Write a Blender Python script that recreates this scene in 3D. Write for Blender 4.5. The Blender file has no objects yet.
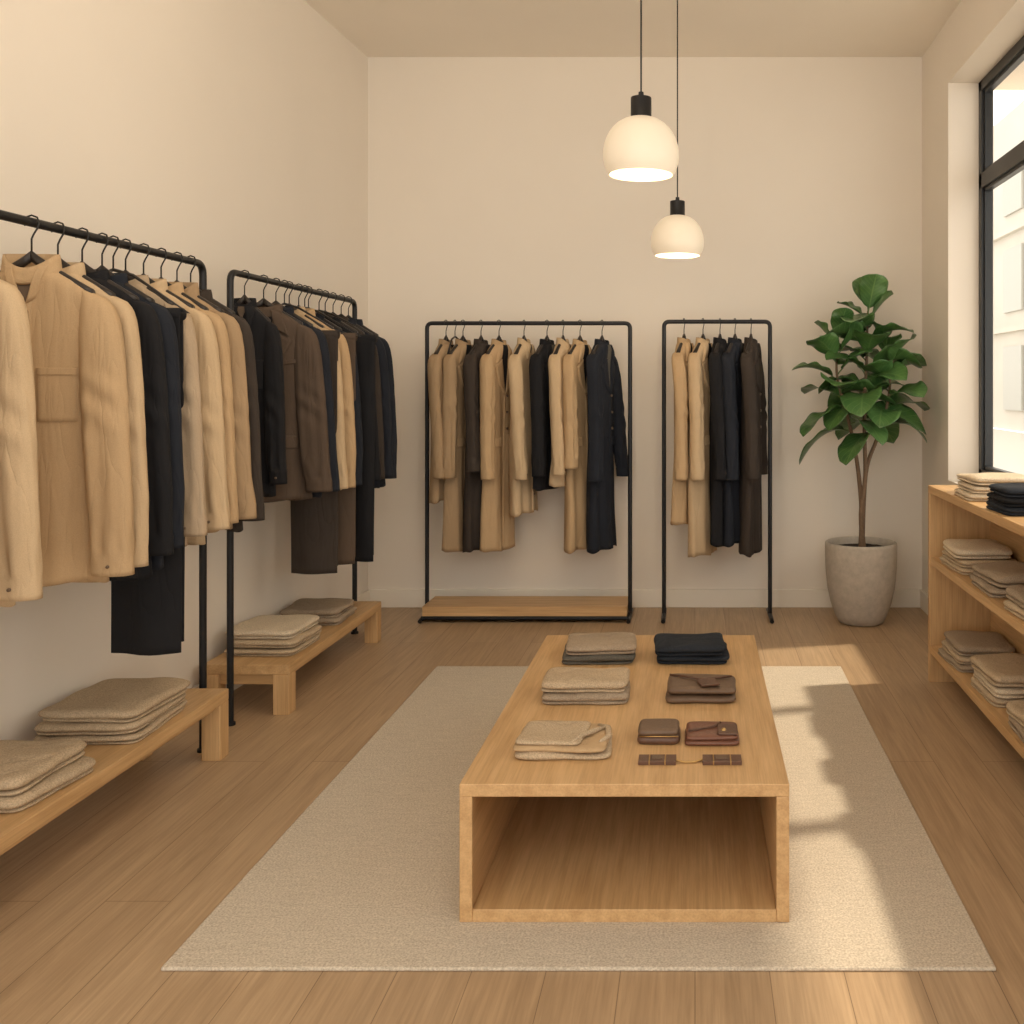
import bpy, math, random
from mathutils import Vector, Matrix, noise
random.seed(7)
SC=bpy.context.scene
# ---------------------------------------------------------------- materials
def newmat(name):
    m=bpy.data.materials.new(name); m.use_nodes=True
    nt=m.node_tree; b=nt.nodes['Principled BSDF']
    return m,nt,b
def coords(nt,scale=(1,1,1),rot=(0,0,0),kind='Object'):
    tc=nt.nodes.new('ShaderNodeTexCoord'); mp=nt.nodes.new('ShaderNodeMapping')
    nt.links.new(tc.outputs[kind],mp.inputs[0]); mp.inputs['Scale'].default_value=scale
    mp.inputs['Rotation'].default_value=rot
    return mp.outputs[0]
def ntex(nt,vec,scale,detail=4,rough=.55,dist=0):
    n=nt.nodes.new('ShaderNodeTexNoise'); n.inputs['Scale'].default_value=scale
    n.inputs['Detail'].default_value=detail; n.inputs['Roughness'].default_value=rough
    n.inputs['Distortion'].default_value=dist
    nt.links.new(vec,n.inputs['Vector']); return n.outputs['Fac']
def ramp(nt,fac,c1,c2,p1=.3,p2=.7):
    r=nt.nodes.new('ShaderNodeValToRGB'); nt.links.new(fac,r.inputs[0])
    r.color_ramp.elements[0].color=(*c1,1); r.color_ramp.elements[1].color=(*c2,1)
    r.color_ramp.elements[0].position=p1; r.color_ramp.elements[1].position=p2
    return r.outputs[0]
def bump(nt,b,h,strength,dist,prev=None):
    bp=nt.nodes.new('ShaderNodeBump'); bp.inputs['Strength'].default_value=strength
    bp.inputs['Distance'].default_value=dist
    if prev is not None: nt.links.new(prev,bp.inputs['Normal'])
    nt.links.new(h,bp.inputs['Height']); nt.links.new(bp.outputs[0],b.inputs['Normal'])
    return bp.outputs[0]
def sc(c,k): return tuple(x*k for x in c)
def mult(nt,a,b_):
    mx=nt.nodes.new('ShaderNodeMix'); mx.data_type='RGBA'; mx.blend_type='MULTIPLY'; mx.inputs[0].default_value=1
    nt.links.new(a,mx.inputs[6]); nt.links.new(b_,mx.inputs[7]); return mx.outputs[2]
def mth(nt,op,a,b_=None):
    n=nt.nodes.new('ShaderNodeMath'); n.operation=op
    for i,q in enumerate((a,b_)):
        if q is None: continue
        if isinstance(q,(int,float)): n.inputs[i].default_value=q
        else: nt.links.new(q,n.inputs[i])
    return n.outputs[0]

def fabric(name,col,var=.05,rough=.88,wstr=.15,wrinkle=.42,knit=False):
    m,nt,b=newmat(name)
    v=coords(nt)
    f=ntex(nt,v,5,3)
    c=ramp(nt,f,sc(col,1-var),sc(col,1+var))
    f2=ntex(nt,v,220 if knit else 420,2)
    lo=.74 if knit else .93
    c2=ramp(nt,f2,(lo,lo,lo),(1.1,1.1,1.1) if knit else (1.04,)*3,.35,.65)
    nt.links.new(mult(nt,c,c2),b.inputs['Base Color'])
    b.inputs['Roughness'].default_value=rough
    b.inputs['Specular IOR Level'].default_value=.25
    p=bump(nt,b,f2,wstr,.0015)
    if wrinkle:
        # soft vertical drape creases
        w=ntex(nt,coords(nt,(2.6,2.6,.5),(0,math.radians(9),0)),4.5,2.5,.5,.35)
        r=mth(nt,'ABSOLUTE',mth(nt,'SUBTRACT',w,.5)); r=mth(nt,'POWER',mth(nt,'ADD',r,.0001),.65)
        bump(nt,b,r,wrinkle,.028,p)
    return m
def wood(name,c1,c2,axis='Y',rough=.45):
    m,nt,b=newmat(name)
    s={'X':(.7,9,9),'Y':(9,.7,9),'Z':(9,9,.7)}[axis]
    f=ntex(nt,coords(nt,s),3.2,7,.6)
    c=ramp(nt,f,c1,c2,.32,.68)
    s2={'X':(4,160,160),'Y':(160,4,160),'Z':(160,160,4)}[axis]
    f2=ntex(nt,coords(nt,s2),1.0,3)
    c2_=ramp(nt,f2,(.90,.88,.86),(1.04,1.04,1.04),.35,.6)
    nt.links.new(mult(nt,c,c2_),b.inputs['Base Color'])
    b.inputs['Roughness'].default_value=rough
    bump(nt,b,f2,.1,.001)
    return m
def plain(name,col,rough=.5,metal=0,bstr=0,bscale=40,var=.06):
    m,nt,b=newmat(name)
    v=coords(nt); f=ntex(nt,v,bscale,4)
    nt.links.new(ramp(nt,f,sc(col,1-var),sc(col,1+var*.7)),b.inputs['Base Color'])
    b.inputs['Roughness'].default_value=rough; b.inputs['Metallic'].default_value=metal
    if bstr: bump(nt,b,f,bstr,.004)
    return m

M_wall=plain('wall_plaster',(.85,.775,.675),.92,0,0,1.2,.02)
M_ceil=plain('ceiling_plaster',(.92,.845,.735),.95,0,0,1.2,.02)
M_base=plain('baseboard_paint',(.86,.79,.68),.6,0,0,3,.02)
M_black=plain('black_steel',(.014,.014,.016),.42,.3)
M_frame=plain('window_black',(.02,.022,.024),.4,.2)
OA,OB=(.50,.300,.132),(.65,.42,.205)
M_oak=wood('oak_Y',OA,OB,'Y'); M_oakx=wood('oak_X',OA,OB,'X'); M_oakz=wood('oak_Z',OA,OB,'Z')
M_hang=plain('hanger_dark_wood',(.022,.016,.013),.4)
M_chrome=plain('hook_metal',(.04,.037,.034),.35,.8)
M_button=plain('button',(.16,.105,.065),.4)
M_inner=plain('neck_lining',(.13,.09,.06),.9)
F={}
F['beige']=fabric('linen_beige',(.50,.345,.195))
F['sand']=fabric('linen_sand',(.565,.415,.255))
F['tan']=fabric('wool_tan',(.38,.262,.152))
F['oat']=fabric('linen_oat',(.45,.34,.230))
F['black']=fabric('wool_black',(.013,.013,.015),.1)
F['navy']=fabric('wool_navy',(.017,.020,.028),.1)
F['brown']=fabric('wool_brown',(.098,.068,.048),.1)
F['dkbrown']=fabric('wool_dark_brown',(.048,.037,.030),.1)
F['taupe']=fabric('knit_taupe',(.38,.295,.21),.05,.95,.6,.3,True)
F['khaki']=fabric('knit_khaki',(.52,.40,.268),.05,.95,.6,.3,True)
F['cream']=fabric('knit_cream',(.68,.565,.415),.05,.95,.6,.3,True)
F['grey']=fabric('knit_grey',(.13,.118,.096),.06,.95,.6,.3,True)
F['navyknit']=fabric('knit_navy',(.024,.028,.036),.1,.95,.6,.3,True)
M_leather=plain('leather_brown',(.115,.055,.032),.45,0,.25,120,.12)
M_leather2=plain('leather_taupe',(.145,.088,.053),.5,0,.25,120,.12)
M_leather3=plain('leather_red_brown',(.17,.068,.040),.4,0,.25,120,.12)
M_brass=plain('brass',(.55,.36,.15),.35,.9)

def floor_mat():
    m,nt,b=newmat('oak_floor')
    v=coords(nt,(1,1,1),(0,0,math.radians(90)))
    br=nt.nodes.new('ShaderNodeTexBrick'); nt.links.new(v,br.inputs['Vector'])
    br.inputs['Scale'].default_value=1; br.inputs['Brick Width'].default_value=2.9
    br.inputs['Row Height'].default_value=.19; br.inputs['Mortar Size'].default_value=.0013
    br.inputs['Mortar Smooth'].default_value=.2; br.offset=.37
    br.inputs['Color1'].default_value=(.485,.342,.210,1); br.inputs['Color2'].default_value=(.43,.295,.176,1)
    br.inputs['Mortar'].default_value=(.22,.142,.08,1)
    f=ntex(nt,coords(nt,(9,.6,1)),2.5,7,.65,.8)
    c=ramp(nt,f,(.84,.825,.80),(1.10,1.10,1.09),.32,.68)
    f3=ntex(nt,coords(nt,(110,3,1)),1,3)
    c3=ramp(nt,f3,(.90,.885,.87),(1.04,1.04,1.04),.35,.60)
    nt.links.new(mult(nt,mult(nt,br.outputs['Color'],c),c3),b.inputs['Base Color'])
    b.inputs['Roughness'].default_value=.42
    bump(nt,b,f3,.08,.001)
    return m
M_floor=floor_mat()
def rug_mat():
    m,nt,b=newmat('rug_wool')
    v=coords(nt); f=ntex(nt,v,170,3); f1=ntex(nt,coords(nt,(3,25,1)),3,4)
    c=ramp(nt,f,(.47,.40,.315),(.69,.61,.50),.35,.65)
    c1=ramp(nt,f1,(.94,.94,.93),(1.05,1.05,1.05),.3,.7)
    nt.links.new(mult(nt,c,c1),b.inputs['Base Color'])
    b.inputs['Roughness'].default_value=1; b.inputs['Specular IOR Level'].default_value=.1
    bump(nt,b,f,.6,.004)
    return m
M_rug=rug_mat()

# ---------------------------------------------------------------- mesh builder
class MB:
    def __init__(s): s.v=[]; s.f=[]; s.m=[]; s.mats=[]
    def mi(s,mat):
        if mat not in s.mats: s.mats.append(mat)
        return s.mats.index(mat)
    def face(s,idx,mat): s.f.append(tuple(idx)); s.m.append(s.mi(mat))
    def box(s,x0,x1,y0,y1,z0,z1,mat):
        n=len(s.v)
        for z in (z0,z1):
            for (x,y) in ((x0,y0),(x1,y0),(x1,y1),(x0,y1)): s.v.append((x,y,z))
        for q in ((3,2,1,0),(4,5,6,7),(0,1,5,4),(1,2,6,5),(2,3,7,6),(3,0,4,7)):
            s.face([n+i for i in q],mat)
    def rings(s,rs,mat,cap0=True,cap1=True,capmat=None):
        n=len(s.v); k=len(rs[0])
        for r in rs: s.v.extend([tuple(p) for p in r])
        for i in range(len(rs)-1):
            for j in range(k):
                a=n+i*k+j; b=n+i*k+(j+1)%k
                s.face((a,b,b+k,a+k),mat)
        if cap0: s.face([n+j for j in range(k)][::-1],mat)
        if cap1: s.face([n+(len(rs)-1)*k+j for j in range(k)],capmat or mat)
    def tube(s,pts,rad,mat,seg=10,caps=True):
        pts=[Vector(p) for p in pts]
        if not hasattr(rad,'__len__'): rad=[rad]*len(pts)
        t0=(pts[1]-pts[0]).normalized()
        up=Vector((0,0,1)) if abs(t0.z)<.9 else Vector((1,0,0))
        u=t0.cross(up).normalized()
        rs=[]
        for i,p in enumerate(pts):
            if i==0: t=t0
            elif i==len(pts)-1: t=(pts[i]-pts[i-1]).normalized()
            else: t=((pts[i+1]-pts[i]).normalized()+(pts[i]-pts[i-1]).normalized()).normalized()
            u=(u-t*u.dot(t)).normalized(); w=t.cross(u)
            rs.append([p+(u*math.cos(2*math.pi*j/seg)+w*math.sin(2*math.pi*j/seg))*rad[i] for j in range(seg)])
        s.rings(rs,mat,caps,caps)
    def lathe(s,prof,c,mat,seg=48,cap0=False,cap1=False):
        rs=[[(c[0]+r*math.cos(2*math.pi*j/seg),c[1]+r*math.sin(2*math.pi*j/seg),c[2]+z) for j in range(seg)] for r,z in prof]
        s.rings(rs,mat,cap0,cap1)
    def obj(s,name,smooth=True,bevel=0,parent=None,loc=(0,0,0),yaw=0,autosm=None,bseg=2):
        me=bpy.data.meshes.new(name); me.from_pydata([tuple(v) for v in s.v],[],s.f)
        for m in s.mats: me.materials.append(m)
        me.polygons.foreach_set('material_index',s.m)
        me.polygons.foreach_set('use_smooth',[smooth]*len(me.polygons))
        me.update()
        import bmesh
        bm=bmesh.new(); bm.from_mesh(me); bmesh.ops.recalc_face_normals(bm,faces=bm.faces); bm.to_mesh(me); bm.free()
        if autosm is not None: me.set_sharp_from_angle(angle=math.radians(autosm))
        o=bpy.data.objects.new(name,me); SC.collection.objects.link(o)
        o.location=loc; o.rotation_euler=(0,0,yaw)
        if bevel:
            b=o.modifiers.new('bevel','BEVEL'); b.width=bevel; b.segments=bseg; b.limit_method='ANGLE'; b.angle_limit=math.radians(40)
        if parent: o.parent=parent
        return o
def path_round(pts,r,n=6):
    pts=[Vector(p) for p in pts]; out=[pts[0]]
    for i in range(1,len(pts)-1):
        a=(pts[i-1]-pts[i]).normalized(); b=(pts[i+1]-pts[i]).normalized()
        p0=pts[i]+a*r; p1=pts[i]+b*r
        for k in range(n+1):
            t=k/n; out.append(p0*(1-t)**2+pts[i]*2*t*(1-t)+p1*t*t)
    out.append(pts[-1]); return out

# ---------------------------------------------------------------- room shell
YB=6.726; XR=1.527; ZC=3.70; Y0=-0.3
def lx(y): return -2.2-.04*(YB-y)
def slab(name,faces_box,mat,bev=0):
    mb=MB()
    for b in faces_box: mb.box(*b,mat)
    return mb.obj(name,False,bev)
slab('floor',[(-2.9,1.80,Y0-.6,YB+.3,-.1,0)],M_floor)
slab('ceiling',[(-2.9,XR+.27,Y0,YB+.3,ZC,ZC+.15)],M_ceil)
slab('wall_back',[(-2.6,XR+.4,YB,YB+.2,0,ZC)],M_wall)
mb=MB()
pts=[(lx(YB),YB),(lx(Y0),Y0),(lx(Y0)-.2,Y0),(lx(YB)-.2,YB)]
mb.rings([[(x,y,0) for x,y in pts],[(x,y,ZC) for x,y in pts]],M_wall); mb.obj('wall_left',False)
WY0=.5; WY1=6.03; WZ0=.92; WZ1=3.315; XO=1.80
slab('wall_right',[(XR,XO,WY1,YB,0,ZC),(XR,XO,Y0,WY0,0,ZC),(XR,XO,WY0,WY1,0,WZ0),(XR,XO,WY0,WY1,WZ1,ZC)],M_wall)
slab('baseboard_back',[(-2.2,XR,YB-.018,YB,0,.12)],M_base,.003)
mb=MB()
pts=[(lx(YB),YB),(lx(Y0),Y0),(lx(Y0)+.018,Y0),(lx(YB)+.018,YB)]
mb.rings([[(x,y,0) for x,y in pts],[(x,y,.12) for x,y in pts]],M_base); mb.obj('baseboard_left',False,.003)
slab('baseboard_right',[(XR-.018,XR,Y0,YB-.018,0,.12)],M_base,.003)
slab('sun_blocking_ledge_1',[(XO,2.50,WY0-.3,WY1+.3,3.36,3.42)],M_wall)  # unseen ledge added outside the window to limit the sun patch
win=bpy.data.objects.new('window_1',None); SC.collection.objects.link(win)
mb=MB(); fx0,fx1=1.71,1.78
mb.box(fx0,fx1,WY1-.06,WY1,WZ0,WZ1,M_frame); mb.box(fx0,fx1,WY0,WY0+.06,WZ0,WZ1,M_frame)
mb.box(fx0,fx1,WY0,WY1,WZ0,WZ0+.07,M_frame); mb.box(fx0,fx1,WY0,WY1,WZ1-.06,WZ1,M_frame)
mb.box(fx0,fx1,WY0,WY1,2.67,2.76,M_frame)
ys=[4.85,3.65,2.45,1.4]
for y in ys: mb.box(fx0,fx1,y-.03,y+.03,WZ0,WZ1,M_frame)
edges=[WY0+.06]+sorted(ys)+[WY1-.06]
for i in range(len(edges)-1):
    a=edges[i]+.03 if i else edges[i]; b=edges[i+1]-.03 if i<len(edges)-2 else edges[i+1]
    for z0,z1 in ((WZ0+.07,2.67),(2.76,WZ1-.06)):
        mb.box(1.725,1.765,a,a+.02,z0,z1,M_frame); mb.box(1.725,1.765,b-.02,b,z0,z1,M_frame)
        mb.box(1.725,1.765,a,b,z0,z0+.02,M_frame); mb.box(1.725,1.765,a,b,z1-.02,z1,M_frame)
mb.obj('frame',False,.002,parent=win)
mg,nt,b=newmat('window_glass')
nt.nodes.remove(b); tr=nt.nodes.new('ShaderNodeBsdfTransparent'); gl=nt.nodes.new('ShaderNodeBsdfGlossy'); gl.inputs['Roughness'].default_value=.02
mxs=nt.nodes.new('ShaderNodeMixShader'); mxs.inputs[0].default_value=.04
nt.links.new(tr.outputs[0],mxs.inputs[1]); nt.links.new(gl.outputs[0],mxs.inputs[2]); nt.links.new(mxs.outputs[0],nt.nodes['Material Output'].inputs[0])
mb=MB(); mb.box(1.742,1.746,WY0+.05,WY1-.05,WZ0+.05,WZ1-.05,mg); mb.obj('glass',False,parent=win)
M_stone=plain('facade_stone',(.60,.56,.49),.9,0,0,.6,.06)
M_fglass=plain('facade_glass',(.47,.465,.42),.5)
mb=MB(); mb.box(11,11.5,2,60,-.1,11,M_stone)
for k in range(14):
    y=4+k*4.2
    for z in (.6,4.0,7.4):
        mb.box(10.9,10.98,y,y+2.0,z,z+2.2,M_fglass)
mb.box(10.8,11,2,60,3.3,3.5,M_stone); mb.box(10.8,11,2,60,6.7,6.9,M_stone)
mb.obj('street_building',False)
slab('street_pavement',[(1.9,10.7,Y0,60,-.2,-.1)],plain('pavement',(.66,.61,.54),.9,0,.1,20))

# ---------------------------------------------------------------- rug
mb=MB()
mb.box(-1.365,.77,2.551,5.28,0,.011,M_rug)
mb.obj('area_rug',False,.005)

# ---------------------------------------------------------------- display table
tx0,tx1,ty0,ty1,tz=-.652,.261,2.765,4.406,.394
mb=MB(); t=.036
mb.box(tx0,tx1,ty0,ty1,tz-t,tz,M_oak)
mb.box(tx0+t,tx1-t,ty0,ty1,.011,.011+t,M_oak)
mb.box(tx0,tx0+t,ty0,ty1,.011,tz-t,M_oak)
mb.box(tx1-t,tx1,ty0,ty1,.011,tz-t,M_oak)
mb.box(tx0+t,tx1-t,ty1-.03,ty1-.01,.011+t,tz-t,M_oakx)
mb.obj('display_table',False,.0025)

# ---------------------------------------------------------------- benches
def bench(name,x0,x1,y0,y1,h):
    mb=MB(); t=.045; lw=.075
    mb.box(x0,x1,y0,y1,h-t,h,M_oak)
    for (a,b) in ((y0,y0+lw),(y1-lw,y1)):
        mb.box(x1-lw,x1,a,b,0,h-t,M_oakz); mb.box(x0,x0+lw,a,b,0,h-t,M_oakz)
        mb.box(x0+lw,x1-lw,a+.02,b-.02,h-t-.05,h-t,M_oakx)
    mb.box(x1-.05,x1-.02,y0+lw,y1-lw,h-t-.02,h-t,M_oak)
    return mb.obj(name,False,.003)
bench('display_bench',-2.27,-1.888,2.1,4.05,.268); bench('display_bench.001',-2.235,-1.838,4.53,5.86,.228)

# ---------------------------------------------------------------- racks
def rack_y(name,x,ya,yb,h):
    mb=MB(); r=.0145
    p=path_round([(x,ya,.0),(x,ya,h),(x,yb,h),(x,yb,0)],.05)
    mb.tube(p,r,M_black,12)
    for y in (ya,yb):
        mb.lathe([(.0,0),(.022,0),(.022,.012),(.015,.016)],(x,y,0),M_black,16)
    return mb.obj(name,True,autosm=50)
rack_y('clothing_rack',-2.01,1.9,4.085,1.99)
rack_y('clothing_rack.001',-2.045,4.40,6.01,1.995)
def rack_x(name,xa,xb,y,h,shelf):
    mb=MB(); r=.0135
    p=path_round([(xa,y,.02),(xa,y,h),(xb,y,h),(xb,y,.02)],.035)
    mb.tube(p,r,M_black,12)
    for x in (xa,xb):
        mb.tube(path_round([(x,y-.17,0.0135),(x,y-.15,.02),(x,y+.15,.02),(x,y+.17,0.0135)],.015),r,M_black,12)
    if shelf:
        for yy in (y-.14,y+.14):
            mb.tube([(xa,yy,.03),(xb,yy,.03)],.012,M_black,10)
        mb.box(xa+.012,xb-.012,y-.155,y+.155,.045,.105,M_oakx)
    return mb.obj(name,True,autosm=40)
YR=6.42
rack_x('clothing_rack.002',-1.72,-.417,YR,1.89,True)
rack_x('clothing_rack.003',-.199,.4815,YR,1.90,False)

# ---------------------------------------------------------------- garments
def smooth_interp(tab,z):
    if z>=tab[0][0]: return tab[0][1:]
    for i in range(len(tab)-1):
        if z>=tab[i+1][0]:
            u=(tab[i][0]-z)/(tab[i][0]-tab[i+1][0])
            return tuple(p*(1-u)+q*u for p,q in zip(tab[i][1:],tab[i+1][1:]))
    return tab[-1][1:]
def hook(mb,zr,z0=.045):
    hp=[(0,0,z0),(0,0,zr-.050),(.006,0,zr-.036),(.0165,0,zr-.018),(.0215,0,zr),(.0155,0,zr+.0155),(0,0,zr+.0215),(-.0155,0,zr+.0155),(-.0215,0,zr),(-.019,0,zr-.011)]
    mb.tube(hp,.0028,M_chrome,8)
def garment(name,loc,yaw,fab,style='shirt',L=.92,SL=.88,zr=.14,W=1.0,T=1.0,seed=0,spread=1.0):
    rnd=random.Random(seed)
    mb=MB(); fab=F[fab] if isinstance(fab,str) else fab
    dark=fab in (F['black'],F['navy'])
    lining=F['grey'] if dark else F['black']
    tab=[(0,.072,.038),(-.012,.086,.042),(-.03,.118,.043),(-.055,.155,.042),(-.080,.185,.040),(-.105,.205,.038),(-.16,.205,.038),(-.3,.196,.040),(-.5,.194,.042),(-.75,.200,.044),(-L,.212+.03*(L-.9),.048)]
    tab=[(z,w*W,t*T) for z,w,t in tab]
    ph=rnd.uniform(0,6); k=rnd.uniform(24,32)
    def wave(x,z):
        rmp=min(1,max(0,(-z-.15)/.55)); s_=min(1,max(0,-z/.15))
        xx=x/W
        w=.012*rmp*math.sin(k*xx+ph+.3*math.sin(1.5*z+ph))+.004*rmp*math.sin(2.3*k*xx+2*ph+z)
        w+=.014*noise.noise(Vector((x*5,z*1.3,seed*3.7)))*s_
        w+=.007*noise.noise(Vector((x*12+z*2,z*2.5,seed*1.3+9)))*s_
        return w*T
    def fy(x,z):
        w,t=smooth_interp(tab,z); q=min(1,abs(x)/w)
        return -t*(1-q**3.2)**.5+wave(x,z)
    N=56; K=72; rs=[]
    zs=[-L*(i/N)**1.2 for i in range(N+1)]
    for z in zs:
        w,t=smooth_interp(tab,z); r=[]
        for j in range(K):
            a=2*math.pi*j/K; c,s_=math.cos(a),math.sin(a)
            x=w*math.copysign(abs(c)**.75,c); y=t*math.copysign(abs(s_)**.9,s_)
            zz=z+(.006*math.sin(2*a+ph)+.004*math.sin(5*a) if z<-L*.8 else 0)
            r.append((x,y+wave(x,z),zz))
        rs.append(r)
    last=rs[-1]
    rs.append([(x*.98,y*.9+.1*wave(0,-L),z+.001) for x,y,z in last])
    rs.append([(x*.965,y*.85,z+.06) for x,y,z in last])
    mb.rings(rs,fab,True,True)
    for sd in (-1,1):
        o=rnd.uniform(-.012,.012); fwd=rnd.uniform(-.020,-.005); rs=[]
        stab=[(-.060,.150,.018,.018,.004),(-.072,.172,.036,.030,.002),(-.095,.182,.046,.037,0),(-.135,.188,.054,.041,-.004),(-.2,.194,.060,.042,-.012),
              (-.35,.204,.064,.041,-.020),(-.50,.216,.064,.040,-.024+fwd*.5),(-.70,.232,.061,.039,-.026+fwd),(-SL+.058,.244+o,.056,.037,-.026+fwd*1.5),(-SL,.247+o,.055,.036,-.026+fwd*1.6)]
        M=60; S=36; pk=rnd.uniform(-.50,-.38)
        for i in range(M+1):
            z=-.060-(SL-.060)*(i/M)
            cx,rx,ry,cy=smooth_interp(stab,z)
            cx=.188+(cx-.188)*spread
            cuff=z<-SL+.062
            if cuff: rx+=.002; ry+=.003
            r=[]
            tilt=-.42*max(0,1-(-z-.05)/.2)
            for j in range(S):
                a=2*math.pi*j/S; ca,sa=math.cos(a),math.sin(a)
                d=.006*noise.noise(Vector((ca*1.1+sd*5,sa*1.1+seed,z*2.2)))
                cre=math.exp(-((z-pk)/.10)**2)
                front=.5-.5*sa
                d+=.0038*math.sin(z*58+3.2*ca*sd+ph+2*noise.noise(Vector((z*4,seed,sd))))*cre*front
                d+=.0045*noise.noise(Vector((ca*2.6+9,sa*2.6+seed,z*3)))
                d-=.006*math.exp(-((ca-.35*math.sin(z*1.5+seed))/.22)**2)*front*min(1,max(0,(-z-.1)/.2))
                if not cuff: d+=.004*math.sin(7*a+seed)*math.exp(-((z+SL-.08)/.05)**2)
                if cuff: d*=.3
                d*=min(1,(-z-.05)/.12)
                cc=math.copysign(abs(ca)**.85,ca); ss=math.copysign(abs(sa)**.95,sa)
                x=(cx*W+(rx*W*cc+.5*d*ca))*sd; y=cy*T+(ry*T*ss+1.5*d*sa)
                r.append((x,y+wave(sd*.2*W,z)*.5,z+tilt*(rx*ca)))
            rs.append(r)
        last=rs[-1]; mx_=sum(p[0] for p in last)/S; my_=sum(p[1] for p in last)/S
        rs.append([(mx_+(x-mx_)*.92,my_+(y-my_)*.88,z+.001) for x,y,z in last])
        rs.append([(mx_+(x-mx_)*.86,my_+(y-my_)*.80,z+.045) for x,y,z in last])
        mb.rings(rs,fab,True,True)
        if style in('shirt','stand'):
            bx=sd*(.247+o)*W; by=-.026*T+fwd*1.6*T-.040*T
            mb.rings([[(bx+.005*math.cos(6.283*j/8),by+dy,-SL+.03+.005*math.sin(6.283*j/8)) for j in range(8)] for dy in (.008,-.002)],M_button)
    def patch(q,off,mat,n=8,m=10):
        us=[0,.02]+[i/n for i in range(1,n)]+[.98,1]; vs=[0,.02]+[i/m for i in range(1,m)]+[.98,1]
        base=len(mb.v)
        for vi,v in enumerate(vs):
            for ui,u in enumerate(us):
                x=(q[0][0]*(1-u)+q[1][0]*u)*(1-v)+(q[3][0]*(1-u)+q[2][0]*u)*v
                z=(q[0][1]*(1-u)+q[1][1]*u)*(1-v)+(q[3][1]*(1-u)+q[2][1]*u)*v
                x*=W
                e=ui in (0,len(us)-1) or vi in (0,len(vs)-1)
                mb.v.append((x,fy(x,min(z,-.0))-(off if not e else -.003),z))
        a=len(us)
        for vi in range(len(vs)-1):
            for ui in range(a-1):
                i=base+vi*a+ui; mb.face((i,i+1,i+1+a,i+a),mat)
    def collar(h,r0,mat,dip):
        S=40; rs=[]
        prof=[(r0*1.04,-.028),(r0*1.03,-.004),(r0*.99,h*.6),(r0*.95,h),(r0*.88,h),(r0*.86,h*.3),(r0*.8,-.012)]
        for f_,z in prof:
            r=[]
            for j in range(S):
                s_=math.sin(6.28318*j/S)
                fr=max(0,-s_)**2
                r.append((f_*math.cos(6.28318*j/S),f_*.60*s_*T,z-dip*fr*(1 if z>-.02 else .3)+.006*max(0,s_)))
            rs.append(r)
        mb.rings(rs,mat,False,True,M_inner)
    def buttons(z0,z1,n,x=.004):
        for i in range(n):
            z=z0+(z1-z0)*i/(n-1); y=fy(x,z)-.006; S=10
            mb.rings([[(x+.008*math.cos(6.283*j/S),y+dy,z+.008*math.sin(6.283*j/S)) for j in range(S)] for dy in (.004,-.003)],M_button)
    if style=='shirt':
        collar(.038,.080*W,fab,.03)
        patch([(-.040,.0),(.040,.0),(.004,-.055),(-.004,-.055)],.003,M_inner)
        for sd in (-1,1):
            patch([(sd*.022,.0),(sd*.076,.004),(sd*.090,-.035),(sd*.048,-.105)],.012,fab)
        patch([(-.016,-.05),(.018,-.05),(.018,-L+.004),(-.016,-L+.004)],.006,fab,4,30)
        buttons(-.10,-L+.12,6)
        patch([(.045,-.24),(.145,-.24),(.143,-.38),(.047,-.38)],.006,fab)
    elif style=='stand':
        collar(.048,.080*W,fab,.045)
        patch([(-.045,.0),(.045,.0),(.004,-.10),(-.004,-.10)],.003,M_inner)
        for sd in (-1,1):
            patch([(sd*.036,.012),(sd*.060,.012),(sd*.030,-.085),(sd*.004,-.105)],.010,fab)
        patch([(-.016,-.09),(.018,-.09),(.018,-L+.004),(-.016,-L+.004)],.006,fab,4,30)
        buttons(-.13,-L+.12,6)
        patch([(.034,-.30),(.136,-.30),(.134,-.46),(.036,-.46)],.006,fab)
        patch([(.034,-.296),(.136,-.296),(.136,-.318),(.034,-.318)],.009,fab)
    else:
        V=.40 if style=='blazer' else .32
        collar(.03,.082*W,fab,.02)
        patch([(-.055,-.0),(.055,-.0),(.006,-V),(-.006,-V)],.002,lining)
        for sd in (-1,1):
            patch([(sd*.040,.0),(sd*.080,.0),(sd*.118,-.125),(sd*.058,-.090)],.012,fab)
            patch([(sd*.050,-.090),(sd*.130,-.145),(sd*.080,-.26),(sd*.004,-V)],.011,fab)
            patch([(sd*.055,-.59),(sd*.16,-.595),(sd*.16,-.655),(sd*.055,-.65)],.008,fab)
        patch([(-.004,-V),(.012,-V),(.014,-L+.004),(-.004,-L+.004)],.004,fab,3,30)
        patch([(.085,-.24),(.155,-.23),(.155,-.25),(.085,-.26)],.006,fab)
        buttons(-V-.01,-V-.22,3,.02)
    S=10
    for sd in (-1,1):
        rs=[]
        for i in range(9):
            u=i/8; x=sd*.17*W*u; z=.042-.108*u**.9; hh=.018-.008*u; th=.010+.004*u
            rs.append([(x,th*math.cos(6.283*j/S),z+hh*math.sin(6.283*j/S)) for j in range(S)])
        mb.rings(rs,M_hang)
    hook(mb,zr)
    return mb.obj(name,True,loc=loc,yaw=yaw)
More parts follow.
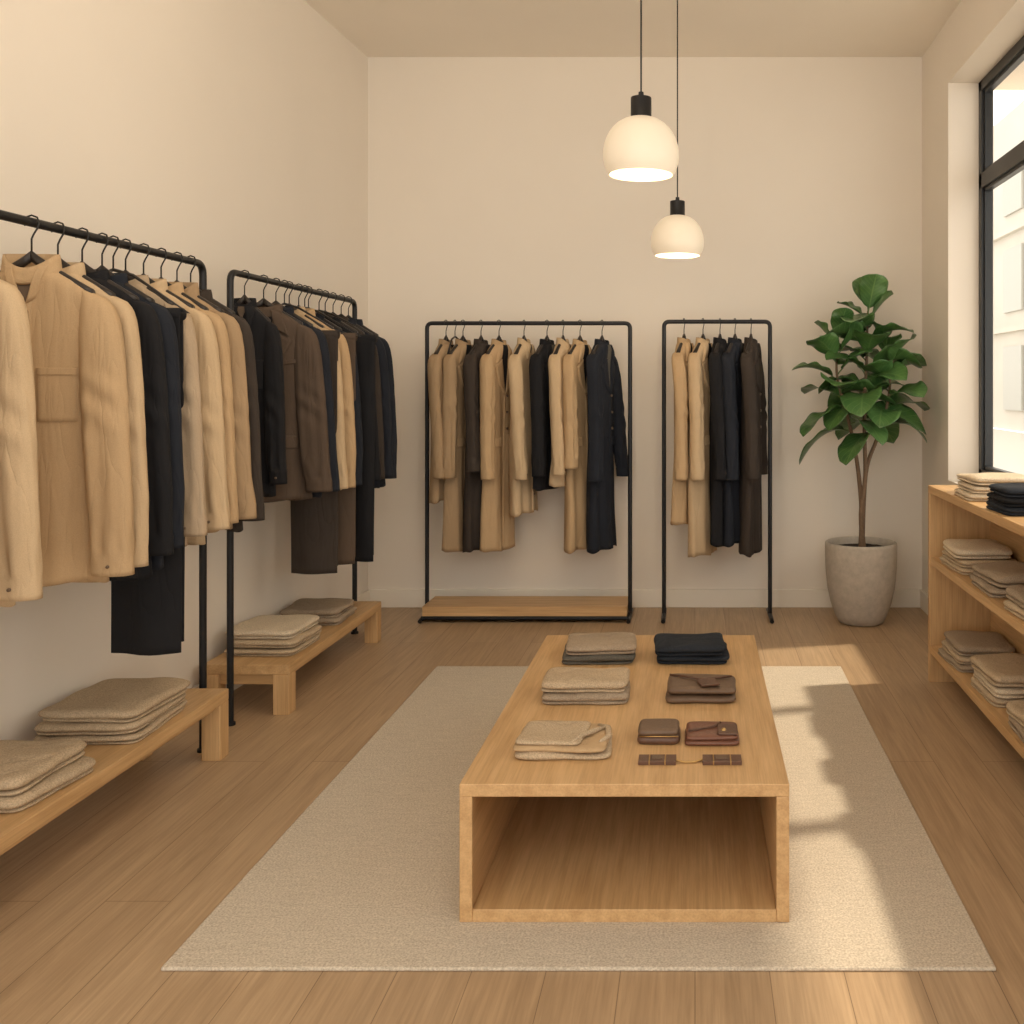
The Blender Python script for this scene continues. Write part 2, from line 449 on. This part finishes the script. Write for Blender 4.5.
def trousers(name,loc,yaw,fab,L=1.38,w=.12,zr=.145,offs=.1,seed=0):
    mb=MB(); fab=F[fab]; ph=seed*1.7
    zt=-.10; N=40; K=40
    for sd,lw,le in ((-1,1.0,L),(1,.93,L-.03)):
        rs=[]
        for i in range(N+1):
            z=zt-(le+zt)*(i/N); t=.013+.006*min(1,i/6)
            r=[]
            for j in range(K):
                a=6.28318*j/K; c,s_=math.cos(a),math.sin(a)
                x=offs+w*lw*(1-.04*i/N)*math.copysign(abs(c)**.7,c); y=sd*.017+t*s_
                y+=(.012*math.sin(30*x+ph+z)+.012*noise.noise(Vector((x*6,z*2,seed))))*min(1,(zt-z)/.3)
                r.append((x,y,z))
            rs.append(r)
        mb.rings(rs,fab)
    mb.rings([[(offs+sx*w*.98,.030*math.cos(6.283*j/16),zt-.004+.022*math.sin(6.283*j/16)) for j in range(16)] for sx in (-1,1)],fab)
    mb.tube([(0,0,.05),(-.05,0,.03),(min(-.06,offs-w-.01),0,zt+.0),(offs+w+.02,0,zt+.0),(.07,0,.03),(0,0,.05)],.006,M_hang,8)
    hook(mb,zr)
    return mb.obj(name,True,loc=loc,yaw=yaw)
NAMES={}
def nm(base):
    n=NAMES.get(base,0); NAMES[base]=n+1
    return base if n==0 else f'{base}.{n:03d}'
KIND={'shirt':'hanging_shirt','stand':'hanging_jacket','blazer':'hanging_blazer','coat':'hanging_coat'}
R=math.radians
zr1=.145
rack1=[(2.36,'beige','shirt',.92,.88,0),(2.62,'sand','shirt',.93,.90,2),(3.03,'beige','stand',.95,.92,6),(3.155,'sand','shirt',.94,.91,-1),
(3.28,'black','coat',.98,.90,2),(3.39,'navy','blazer',.96,.89,-3),(3.53,'oat','shirt',.92,.87,-4),(3.645,'sand','shirt',.93,.87,3),
(3.765,'beige','shirt',.90,.86,-3),(3.88,'tan','stand',.90,.86,0),(3.985,'dkbrown','blazer',.92,.88,-3)]
for i,(d,f,st,L,SL,yw) in enumerate(rack1):
    garment(nm(KIND[st]),(-2.01,d,1.99-zr1),R(yw),f,st,L,SL,zr1,1.04,.88,seed=10+i)
trousers(nm('hanging_trousers'),(-2.01,3.455,1.99-zr1),R(-2),'black',1.27,.125,zr1,.12,1)
rack2=[(4.54,'black','shirt',.86,.80,4),(4.74,'brown','blazer',.90,.86,8),(4.88,'navy','blazer',.90,.87,0),(5.04,'sand','shirt',.9,.87,-4),
(5.16,'beige','shirt',.9,.88,2),(5.29,'navy','coat',.93,.88,-3),(5.53,'black','coat',.92,.88,2),(5.65,'dkbrown','coat',.93,.88,-3),(5.78,'navy','blazer',.95,.88,2),(5.90,'navy','coat',.95,.90,-2)]
for i,(d,f,st,L,SL,yw) in enumerate(rack2):
    garment(nm(KIND[st]),(-2.045,d,1.995-zr1),R(yw),f,st,L,SL,zr1,.66 if i==0 else 1.04,.90,seed=40+i)
for d,f,o,L in ((4.98,'dkbrown',.15,1.29),(5.24,'brown',.15,1.29),(5.44,'black',.19,1.31)):
    trousers(nm('hanging_trousers'),(-2.045,d,1.995-zr1),0,f,L,.12,zr1,o,int(d*10))
zr3=.135
def X_(u): return (u-695)*YR/1000
rack3=[(446,'tan','coat',1.0,.84),(463,'tan','coat',1.31,.84),(481,'dkbrown','coat',1.31,.80),(499,'beige','coat',1.31,.85),(524,'sand','shirt',1.08,.85),(547,'black','coat',.92,.83),
(563,'sand','shirt',.90,.82),(580,'beige','coat',1.31,.78),(602,'navy','coat',1.31,.86)]
yj=[4,-6,3,-4,5,-3,4,-5,-2]
for i,(u,f,st,L,SL) in enumerate(rack3):
    garment(nm(KIND[st]),(X_(u),YR,1.89-zr3),R(72+yj[i]),f,st,L,SL,zr3,.78,1.15 if i==8 else 1.05,seed=70+i)
trousers(nm('hanging_trousers'),(X_(455),YR,1.89-zr3),R(80),'dkbrown',1.30,.12,zr3,0,5)
rack4=[(684,'beige','coat',1.15,.86),(703,'sand','coat',1.35,.86),(720,'black','coat',1.28,.86),(735,'navy','coat',1.28,.86),(751,'dkbrown','coat',1.34,.86)]
for i,(u,f,st,L,SL) in enumerate(rack4):
    garment(nm(KIND[st]),(X_(u),YR,1.90-zr3),R(72+yj[i+2]),f,st,L,SL,zr3,.82,1.05,seed=90+i)

# ---------------------------------------------------------------- folded stacks
def fold_slab(mb,cx,cy,w,d,z0,h,mat,seed,yaw=0,n_=10,soft=1.0):
    ca,sa=math.cos(yaw),math.sin(yaw)
    P=96; rs=[]
    lev=[(0,-.013),(.07,-.007),(.22,-.001),(.45,.001),(.66,-.001),(.82,-.006),(.93,-.013),(.99,-.024),(1.02,-.040),(1.03,-.065),(1.04,-.10),(1.04,-.20)]
    for hz,ins in lev:
        r=[]
        ins=ins*min(1,w/.25)*min(1,h/.018)
        for j in range(P):
            a=2*math.pi*(j+.5)/P; c,s_=math.cos(a),math.sin(a)
            rad=1/((abs(c)**n_+abs(s_)**n_)**(1/n_))
            px=rad*c*max(.004,(w/2+ins)); py=rad*s_*max(.004,(d/2+ins))
            px+=.009*soft*noise.noise(Vector((px*8,py*8,seed+hz*.3)))
            py+=.009*soft*noise.noise(Vector((px*8+5,py*8,seed+hz*.3)))
            z=z0+h*hz
            if hz>.2: z+=soft*(.011*noise.noise(Vector((px*7,py*7,seed*2.1)))-.002)*hz*min(1,h/.03)
            r.append((cx+px*ca-py*sa,cy+px*sa+py*ca,z))
        rs.append(r)
    mb.rings(rs,mat,True,True)
def stack(name,cx,cy,z,w,d,items,yaw=0,seed=0):
    mb=MB(); rnd=random.Random(seed); zz=z
    for k,(f,h) in enumerate(items):
        mat=F[f]; dx=rnd.uniform(-.012,.012); dy=rnd.uniform(-.010,.010); ya=yaw+rnd.uniform(-.07,.07)
        fold_slab(mb,cx+dx,cy+dy,w*(1-.02*k)*.975,d*(1-.02*k)*.965,zz,h*.36,mat,seed*5+k*3,ya)
        fold_slab(mb,cx+dx+.002,cy+dy-.003,w*(1-.02*k),d*(1-.02*k),zz+h*.33,h*.67,mat,seed*5+k*3+1,ya+.008)
        zz+=h
    return mb.obj(name,True)
FS='folded_sweaters'
stack(nm(FS),-2.085,3.60,.268,.36,.42,[('khaki',.036),('khaki',.038),('khaki',.046)],.04,1)
stack(nm(FS),-2.10,3.03,.268,.35,.36,[('khaki',.048),('khaki',.052)],-.03,2)
stack(nm(FS),-2.09,2.5,.268,.35,.36,[('taupe',.042),('khaki',.044)],-.03,22)
stack(nm(FS),-2.03,4.84,.228,.34,.36,[('khaki',.036),('khaki',.040),('cream',.044)],.0,3)
stack(nm(FS),-2.03,5.42,.228,.32,.34,[('taupe',.040),('taupe',.046)],.05,4)
TZ=.394
stack(nm(FS),-.392,4.05,TZ,.285,.25,[('grey',.038),('taupe',.040)],.0,5)
stack(nm(FS),-.018,4.05,TZ,.288,.25,[('navyknit',.038),('navyknit',.040)],.0,6)
stack(nm(FS),-.378,3.555,TZ,.305,.22,[('taupe',.038),('khaki',.040)],.0,7)
mb=MB()
fold_slab(mb,-.395,3.04,.285,.215,TZ,.022,F['khaki'],31,.02)
fold_slab(mb,-.40,3.042,.275,.21,TZ+.021,.020,F['beige'],32,-.02)
fold_slab(mb,-.43,3.045,.20,.195,TZ+.039,.014,F['khaki'],33,-.05)
mb.tube([(-.365,2.955,TZ+.045),(-.345,3.0,TZ+.050),(-.31,3.05,TZ+.048),(-.275,3.10,TZ+.045)],[.006,.008,.008,.005],F['khaki'],10)
mb.tube([(-.30,3.12,TZ+.042),(-.268,3.09,TZ+.044),(-.262,3.03,TZ+.038),(-.285,2.99,TZ+.036)],[.006,.009,.009,.005],F['khaki'],10)
mb.obj('folded_trousers',True)
mb=MB()
fold_slab(mb,.022,3.55,.245,.20,TZ,.032,M_leather2,41,0)
fold_slab(mb,.022,3.55,.240,.195,TZ+.031,.028,M_leather2,42,0)
mb.tube([(-.09,3.60,TZ+.060),(-.02,3.56,TZ+.063),(.03,3.53,TZ+.063),(.13,3.58,TZ+.060)],.004,M_leather,8)
fold_slab(mb,.045,3.50,.07,.08,TZ+.058,.009,M_leather,43,.3)
mb.obj('leather_folio',True)
mb=MB()
fold_slab(mb,-.112,3.12,.128,.12,TZ,.028,M_leather,44,0,8,.5)
fold_slab(mb,-.112,3.12,.122,.115,TZ+.026,.022,M_leather2,45,0,8,.5)
mb.tube([(-.17,3.061,TZ+.027),(-.05,3.061,TZ+.027)],.002,M_brass,6)
mb.obj('leather_pouch',True)
mb=MB()
fold_slab(mb,.052,3.12,.165,.14,TZ,.018,M_leather3,46,0,12,.5)
fold_slab(mb,.052,3.12,.160,.136,TZ+.017,.016,M_leather3,47,0,12,.5)
fold_slab(mb,.10,3.10,.065,.085,TZ+.032,.007,M_leather,48,0,12,.5)
mb.lathe([(0,.006),(.006,.005),(.008,0)],(.088,3.085,TZ+.039),M_brass,14)
mb.tube([(-.02,3.09,TZ+.036),(.06,3.12,TZ+.038),(.08,3.16,TZ+.038)],.003,M_leather,6)
mb.obj('leather_wallet',True)
mb=MB()
for x0,x1 in ((-.165,-.055),(.022,.136)):
    mb.box(x0,x1,2.90,2.955,TZ,TZ+.012,M_leather)
    mb.box(x0+.03,x0+.034,2.899,2.956,TZ+.001,TZ+.0135,M_brass)
    mb.box(x1-.034,x1-.03,2.899,2.956,TZ+.001,TZ+.0135,M_brass)
    mb.box(x0+.04,x1-.04,2.915,2.94,TZ+.012,TZ+.015,M_leather2)
mb.tube([(-.06,2.925,TZ+.006),(-.03,2.915,TZ+.004),(0,2.918,TZ+.004),(.026,2.93,TZ+.006)],.0035,M_brass,8)
mb.obj('leather_key_strap',False,.002)

# ---------------------------------------------------------------- shelf unit right
sx0,sx1,sy0,sy1,sz=1.181,1.505,1.2,5.07,.988
mb=MB(); t=.038
mb.box(sx0,sx1,sy0,sy1,sz-t,sz,M_oak)
for z in (.60,.155): mb.box(sx0+.003,sx1-.02,sy0+t,sy1-t,z-t+.03,z+.03,M_oak)
mb.box(sx0,sx1,sy1-t,sy1,0,sz-t,M_oakz); mb.box(sx0,sx1,sy0,sy0+t,0,sz-t,M_oakz)
mb.box(sx0+.003,sx1-.02,2.62,2.62+t,0,sz-t,M_oakz)
mb.box(sx1-.02,sx1,sy0+t,sy1-t,.0,sz-t,M_oak)
mb.obj('display_shelf',False,.0025)
SS=[(4.50,sz,[('cream',.034),('cream',.036),('cream',.036)],.32),(4.00,sz,[('navyknit',.036),('black',.036),('navyknit',.036)],.28),(3.5,sz,[('cream',.044),('khaki',.044)],.28),
(4.72,.63,[('khaki',.034),('khaki',.038),('cream',.046)],.36),(4.22,.63,[('taupe',.044),('taupe',.050)],.36),(3.75,.63,[('khaki',.044),('taupe',.044)],.30),(3.25,.63,[('khaki',.046),('taupe',.046)],.30),
(4.72,.185,[('taupe',.034),('khaki',.036),('taupe',.046)],.36),(4.22,.185,[('khaki',.042),('cream',.044),('khaki',.050)],.36),(3.75,.185,[('taupe',.046),('khaki',.046)],.30),(3.25,.185,[('khaki',.046),('taupe',.046)],.30)]
for i,(y,z,it,d) in enumerate(SS):
    stack(nm(FS),1.335,y,z,.275,d,it,0,60+i)

# ---------------------------------------------------------------- pendants
M_shade,nt,b=newmat('opal_glass')
b.inputs['Base Color'].default_value=(.84,.76,.63,1); b.inputs['Roughness'].default_value=.35
f=ntex(nt,coords(nt),3,2)
nt.links.new(ramp(nt,f,(1,.74,.46),(1,.79,.53)),b.inputs['Emission Color'])
b.inputs['Emission Strength'].default_value=.20
m,nt,b=newmat('bulb_glow'); b.inputs['Emission Color'].default_value=(1,.8,.5,1); b.inputs['Emission Strength'].default_value=4; M_bulb=m
def pendant(name,x,y,zb,H=.233,Rr=.15):
    mb=MB()
    prof=[]
    for a in [-34,-24,-16,-8,0,8,16,25,35,45,55,65,74,80]:
        r=R(a); prof.append((Rr*math.cos(r)**.85, .075+ (math.sin(r)*(.145 if a<0 else .160))))
    zmin=prof[0][1]; prof=[(r,z-zmin) for r,z in prof]
    k=H/prof[-1][1]; prof=[(r,z*k) for r,z in prof]
    inner=[(max(.01,r-.004),z-.003) for r,z in prof][::-1]; inner[-1]=(prof[0][0]-.004,.001)
    mb.lathe(prof+inner,(x,y,zb),M_shade,56)
    zt=zb+H
    mb.lathe([(.0,.078),(.040,.078),(.041,.074),(.041,.002),(.046,-.002),(.046,-.014),(.0,-.014)],(x,y,zt),M_black,28)
    mb.lathe([(.0,.10),(.010,.10),(.012,.078)],(x,y,zt),M_black,12)
    mb.tube([(x,y,zt+.09),(x,y,ZC-.02)],.0035,M_black,8)
    mb.lathe([(.0,0),(.055,0),(.055,-.022),(.0,-.025)],(x,y,ZC),M_black,24)
    mb.lathe([(.0,.0),(.02,.004),(.034,.02),(.038,.042),(.03,.065),(.016,.085),(.014,.11)],(x,y,zb+.06),M_bulb,20)
    mb.obj(name,True,autosm=60)
    l=bpy.data.lights.new('pendant_bulb','POINT'); l.energy=4; l.color=(1,.78,.52); l.shadow_soft_size=.04
    o=bpy.data.objects.new('pendant_bulb_light',l); o.location=(x,y,zb+.02); SC.collection.objects.link(o)
    o.parent=bpy.data.objects[name]
pendant('pendant_lamp',-.213,3.95,2.325,.228); pendant('pendant_lamp.001',-.0965,5.5,2.205,.222,.1458)

# added off-frame fill spots that brighten the walls, shaped as a ceiling track
mb=MB()
mb.box(-.42,-.38,1.1,3.6,ZC-.03,ZC,M_black)
heads=[((-.4,1.5),(-2.3,2.4,2.3)),((-.4,2.4),(-2.3,3.6,2.3)),((-.4,3.3),(-2.3,5.0,2.6)),((-.4,3.45),(.2,6.7,2.9))]
for (hx,hy),tg in heads:
    p=Vector((hx,hy,ZC-.10)); d=(Vector(tg)-p).normalized()
    mb.tube([(hx,hy,ZC-.03),(hx,hy,ZC-.10)],.008,M_black,8)
    mb.tube([p-d*.06,p+d*.07],.035,M_black,18)
tr_=mb.obj('added_fill_track',True,autosm=40)
for (hx,hy),tg in heads:
    p=Vector((hx,hy,ZC-.10)); d=(Vector(tg)-p).normalized()
    l=bpy.data.lights.new('fill_spot','SPOT'); l.energy=27; l.color=(1,.86,.68); l.spot_size=R(130); l.spot_blend=1.0; l.shadow_soft_size=.06
    o=bpy.data.objects.new('fill_spot_light',l); o.location=p+d*.085; o.rotation_euler=d.to_track_quat('-Z','Y').to_euler(); SC.collection.objects.link(o); o.parent=tr_

# ---------------------------------------------------------------- plant
def pot_mat():
    m,nt,b=newmat('pot_concrete'); f=ntex(nt,coords(nt),22,6,.7)
    nt.links.new(ramp(nt,f,(.40,.355,.295),(.54,.48,.405),.3,.7),b.inputs['Base Color']); b.inputs['Roughness'].default_value=.8
    bump(nt,b,f,.2,.004); return m
def leaf_mat():
    m,nt,b=newmat('fig_leaf')
    uv=nt.nodes.new('ShaderNodeUVMap'); uv.uv_map='UVMap'
    sp=nt.nodes.new('ShaderNodeSeparateXYZ'); nt.links.new(uv.outputs[0],sp.inputs[0])
    au=mth(nt,'ABSOLUTE',mth(nt,'SUBTRACT',sp.outputs[0],.5))
    ph=mth(nt,'SUBTRACT',mth(nt,'MULTIPLY',sp.outputs[1],8.0),mth(nt,'MULTIPLY',au,5.0))
    fr=mth(nt,'ABSOLUTE',mth(nt,'SUBTRACT',mth(nt,'FRACT',ph),.5))
    v1=mth(nt,'LESS_THAN',fr,.045); v2=mth(nt,'LESS_THAN',au,.022); vein=mth(nt,'MAXIMUM',v1,v2)
    f=ntex(nt,coords(nt),9,3)
    c=ramp(nt,f,(.036,.105,.028),(.090,.19,.050),.3,.7)
    mx=nt.nodes.new('ShaderNodeMix'); mx.data_type='RGBA'
    nt.links.new(mth(nt,'MULTIPLY',vein,.5),mx.inputs[0]); nt.links.new(c,mx.inputs[6]); mx.inputs[7].default_value=(.18,.29,.09,1)
    nt.links.new(mx.outputs[2],b.inputs['Base Color']); b.inputs['Roughness'].default_value=.34
    bump(nt,b,vein,.3,.003)
    return m
M_leaf=leaf_mat(); M_pot=pot_mat(); M_bark=plain('bark',(.19,.12,.07),.85,0,.5,60,.2); M_soil=plain('soil',(.03,.02,.014),1,0,.8,70)
M_leafstem=plain('petiole',(.12,.19,.06),.5)
plant=bpy.data.objects.new('potted_fiddle_leaf_fig',None); SC.collection.objects.link(plant)
PX,PY=1.045,6.30
mb=MB()
mb.lathe([(0,0),(.12,0),(.140,.008),(.163,.05),(.190,.13),(.210,.22),(.220,.32),(.224,.42),(.225,.49),(.223,.503),(.216,.508),(.207,.503),(.204,.46),(.0,.455)],(PX,PY,0),M_pot,64)
mb.obj('pot',True,parent=plant,autosm=60)
mb=MB(); rs=[]
for k in range(8):
    r=.204*(1-k/8)+.001; rs.append([(PX+r*math.cos(6.283*j/32),PY+r*math.sin(6.283*j/32),.462+.012*noise.noise(Vector((r*30,j,3)))+.01*(1-r/.2)) for j in range(32)])
mb.rings(rs,M_soil,False,True); mb.obj('soil',True,parent=plant)
mb=MB()
stems=[[(0,0,.45),(.005,0,.7),(-.015,.01,.95),(-.05,0,1.15),(-.10,-.01,1.35),(-.15,0,1.55),(-.15,0,1.75)],
[(.02,.01,.45),(.0,-.01,.68),(.025,-.02,.92),(.02,-.02,1.15),(.02,-.02,1.4),(.035,-.01,1.65),(.04,0,1.84),(.045,0,1.96)],
[(.01,.02,.45),(.02,.02,.75),(.04,.01,.98),(.10,-.0,1.15),(.15,-.02,1.32),(.18,-.02,1.5),(.17,-.01,1.68)]]
for st in stems:
    n=len(st); P=[]
    for i in range(n-1):
        for k in range(5):
            t_=k/5; a=Vector(st[max(0,i-1)]); b_=Vector(st[i]); c=Vector(st[i+1]); d=Vector(st[min(n-1,i+2)])
            P.append(.5*((2*b_)+(c-a)*t_+(2*a-5*b_+4*c-d)*t_**2+(3*b_-a-3*c+d)*t_**3)+Vector((PX,PY,0)))
    P.append(Vector(st[-1])+Vector((PX,PY,0)))
    mb.tube(P,[.017-.011*i/len(P) for i in range(len(P))],M_bark,10)
mb.obj('trunk',True,parent=plant)
lv=[];lf=[];luv=[]
lm=MB()
def leaf(base,az,el,Ln,Wd,roll,seed,droop):
    d=Vector((math.cos(az)*math.cos(el),math.sin(az)*math.cos(el),math.sin(el)))
    side=Vector((-math.sin(az),math.cos(az),0)); nrm=side.cross(d)*-1
    if nrm.z<0: nrm=-nrm
    q=Matrix.Rotation(roll,3,d); side=q@side; nrm=q@nrm
    pet=.045
    b0=Vector(base); b1=b0+d*pet+Vector((0,0,.008))
    NL,NW=18,10; n0=len(lv)
    lm.tube([b0,b0+d*pet*.5+Vector((0,0,.008)),b1+d*.01],.004,M_leafstem,6)
    for i in range(NL+1):
        s=i/NL
        wv=(max(0,math.sin(math.pi*s**.92))**.5)*(.62+.46*s) if 0<s<1 else 0.03
        bend=-droop*Ln*s*s; short=1-.18*droop*s
        for j in range(NW+1):
            t_=j/NW*2-1; w=Wd/2*wv*t_
            cup=.18*Wd*abs(t_)**1.6*wv*.8
            rip=.011*math.sin(s*15+seed+ (2 if t_>0 else 0))*abs(t_)**2*wv
            p=b1+d*(Ln*s*short)+side*w+nrm*(cup+rip)+Vector((0,0,1))*bend
            p.x=min(p.x,1.515); p.y=min(p.y,6.69)
            lv.append(p); luv.append((j/NW,s))
    for i in range(NL):
        for j in range(NW):
            a=n0+i*(NW+1)+j; lf.append((a,a+1,a+NW+2,a+NW+1))
rnd=random.Random(11); az=0.4
def stem_pt(st,z):
    for i in range(len(st)-1):
        if st[i][2]<=z<=st[i+1][2]:
            u=(z-st[i][2])/(st[i+1][2]-st[i][2]); return Vector(st[i]).lerp(Vector(st[i+1]),u)+Vector((PX,PY,0))
    return Vector(st[-1])+Vector((PX,PY,0))
spec=[]
for si,(za,zb_,n) in enumerate(((1.20,1.75,15),(1.28,1.96,22),(1.18,1.68,14))):
    for k in range(n):
        z=za+(zb_-za)*k/(n-1); az+=2.39996
        spec.append((si,z,az+rnd.uniform(-.3,.3),k/(n-1)))
for si,z,a,fr in spec:
    b0=stem_pt(stems[si],z); el=.18+.75*fr**1.6+rnd.uniform(-.25,.3); droop=rnd.uniform(.45,.75)*(1-.55*fr)
    if fr>.95: el=1.15; droop=.15
    Ln=rnd.uniform(.30,.37)*(1 if fr<.9 else .75)
    for _ in range(16):
        tip=b0+Vector((math.cos(a)*math.cos(el),math.sin(a)*math.cos(el),0))*(Ln+.04)
        if tip.x>1.50 or tip.y>6.64:
            Ln*=.96; el+=.045
    leaf(b0,a,el,Ln,Ln*rnd.uniform(.72,.84),rnd.uniform(-.5,.5),rnd.uniform(0,6),droop)
me=bpy.data.meshes.new('leaves'); me.from_pydata([tuple(p) for p in lv],[],lf); me.materials.append(M_leaf)
ul=me.uv_layers.new(name='UVMap')
for lp in me.loops: ul.data[lp.index].uv=luv[lp.vertex_index]
me.polygons.foreach_set('use_smooth',[True]*len(me.polygons)); me.update()
lo=bpy.data.objects.new('leaves',me); SC.collection.objects.link(lo); lo.parent=plant
sm=lo.modifiers.new('thick','SOLIDIFY'); sm.thickness=.0015
lm.obj('petioles',True,parent=plant)

# ---------------------------------------------------------------- light
w=bpy.data.worlds.new('World'); SC.world=w; w.use_nodes=True
bg=w.node_tree.nodes['Background']; bg.inputs[0].default_value=(1.0,.945,.855,1); bg.inputs[1].default_value=2.25
s=bpy.data.lights.new('sun','SUN'); s.energy=3.3; s.angle=R(2.5); s.color=(1,.86,.66)
so=bpy.data.objects.new('sun',s); SC.collection.objects.link(so)
so.rotation_euler=Vector((-1,-.22,-1.5)).to_track_quat('-Z','Y').to_euler(); so.location=(6,2,9)

SC.view_settings.view_transform='Standard'
# ---------------------------------------------------------------- camera
cam=bpy.data.cameras.new('camera'); cam.sensor_width=36; cam.lens=35.156
cam.shift_x=-183/1024; cam.shift_y=-128/1024; cam.clip_start=.05
co=bpy.data.objects.new('camera',cam); co.location=(0,0,1.5); co.rotation_euler=(R(90),0,0)
SC.collection.objects.link(co); SC.camera=co
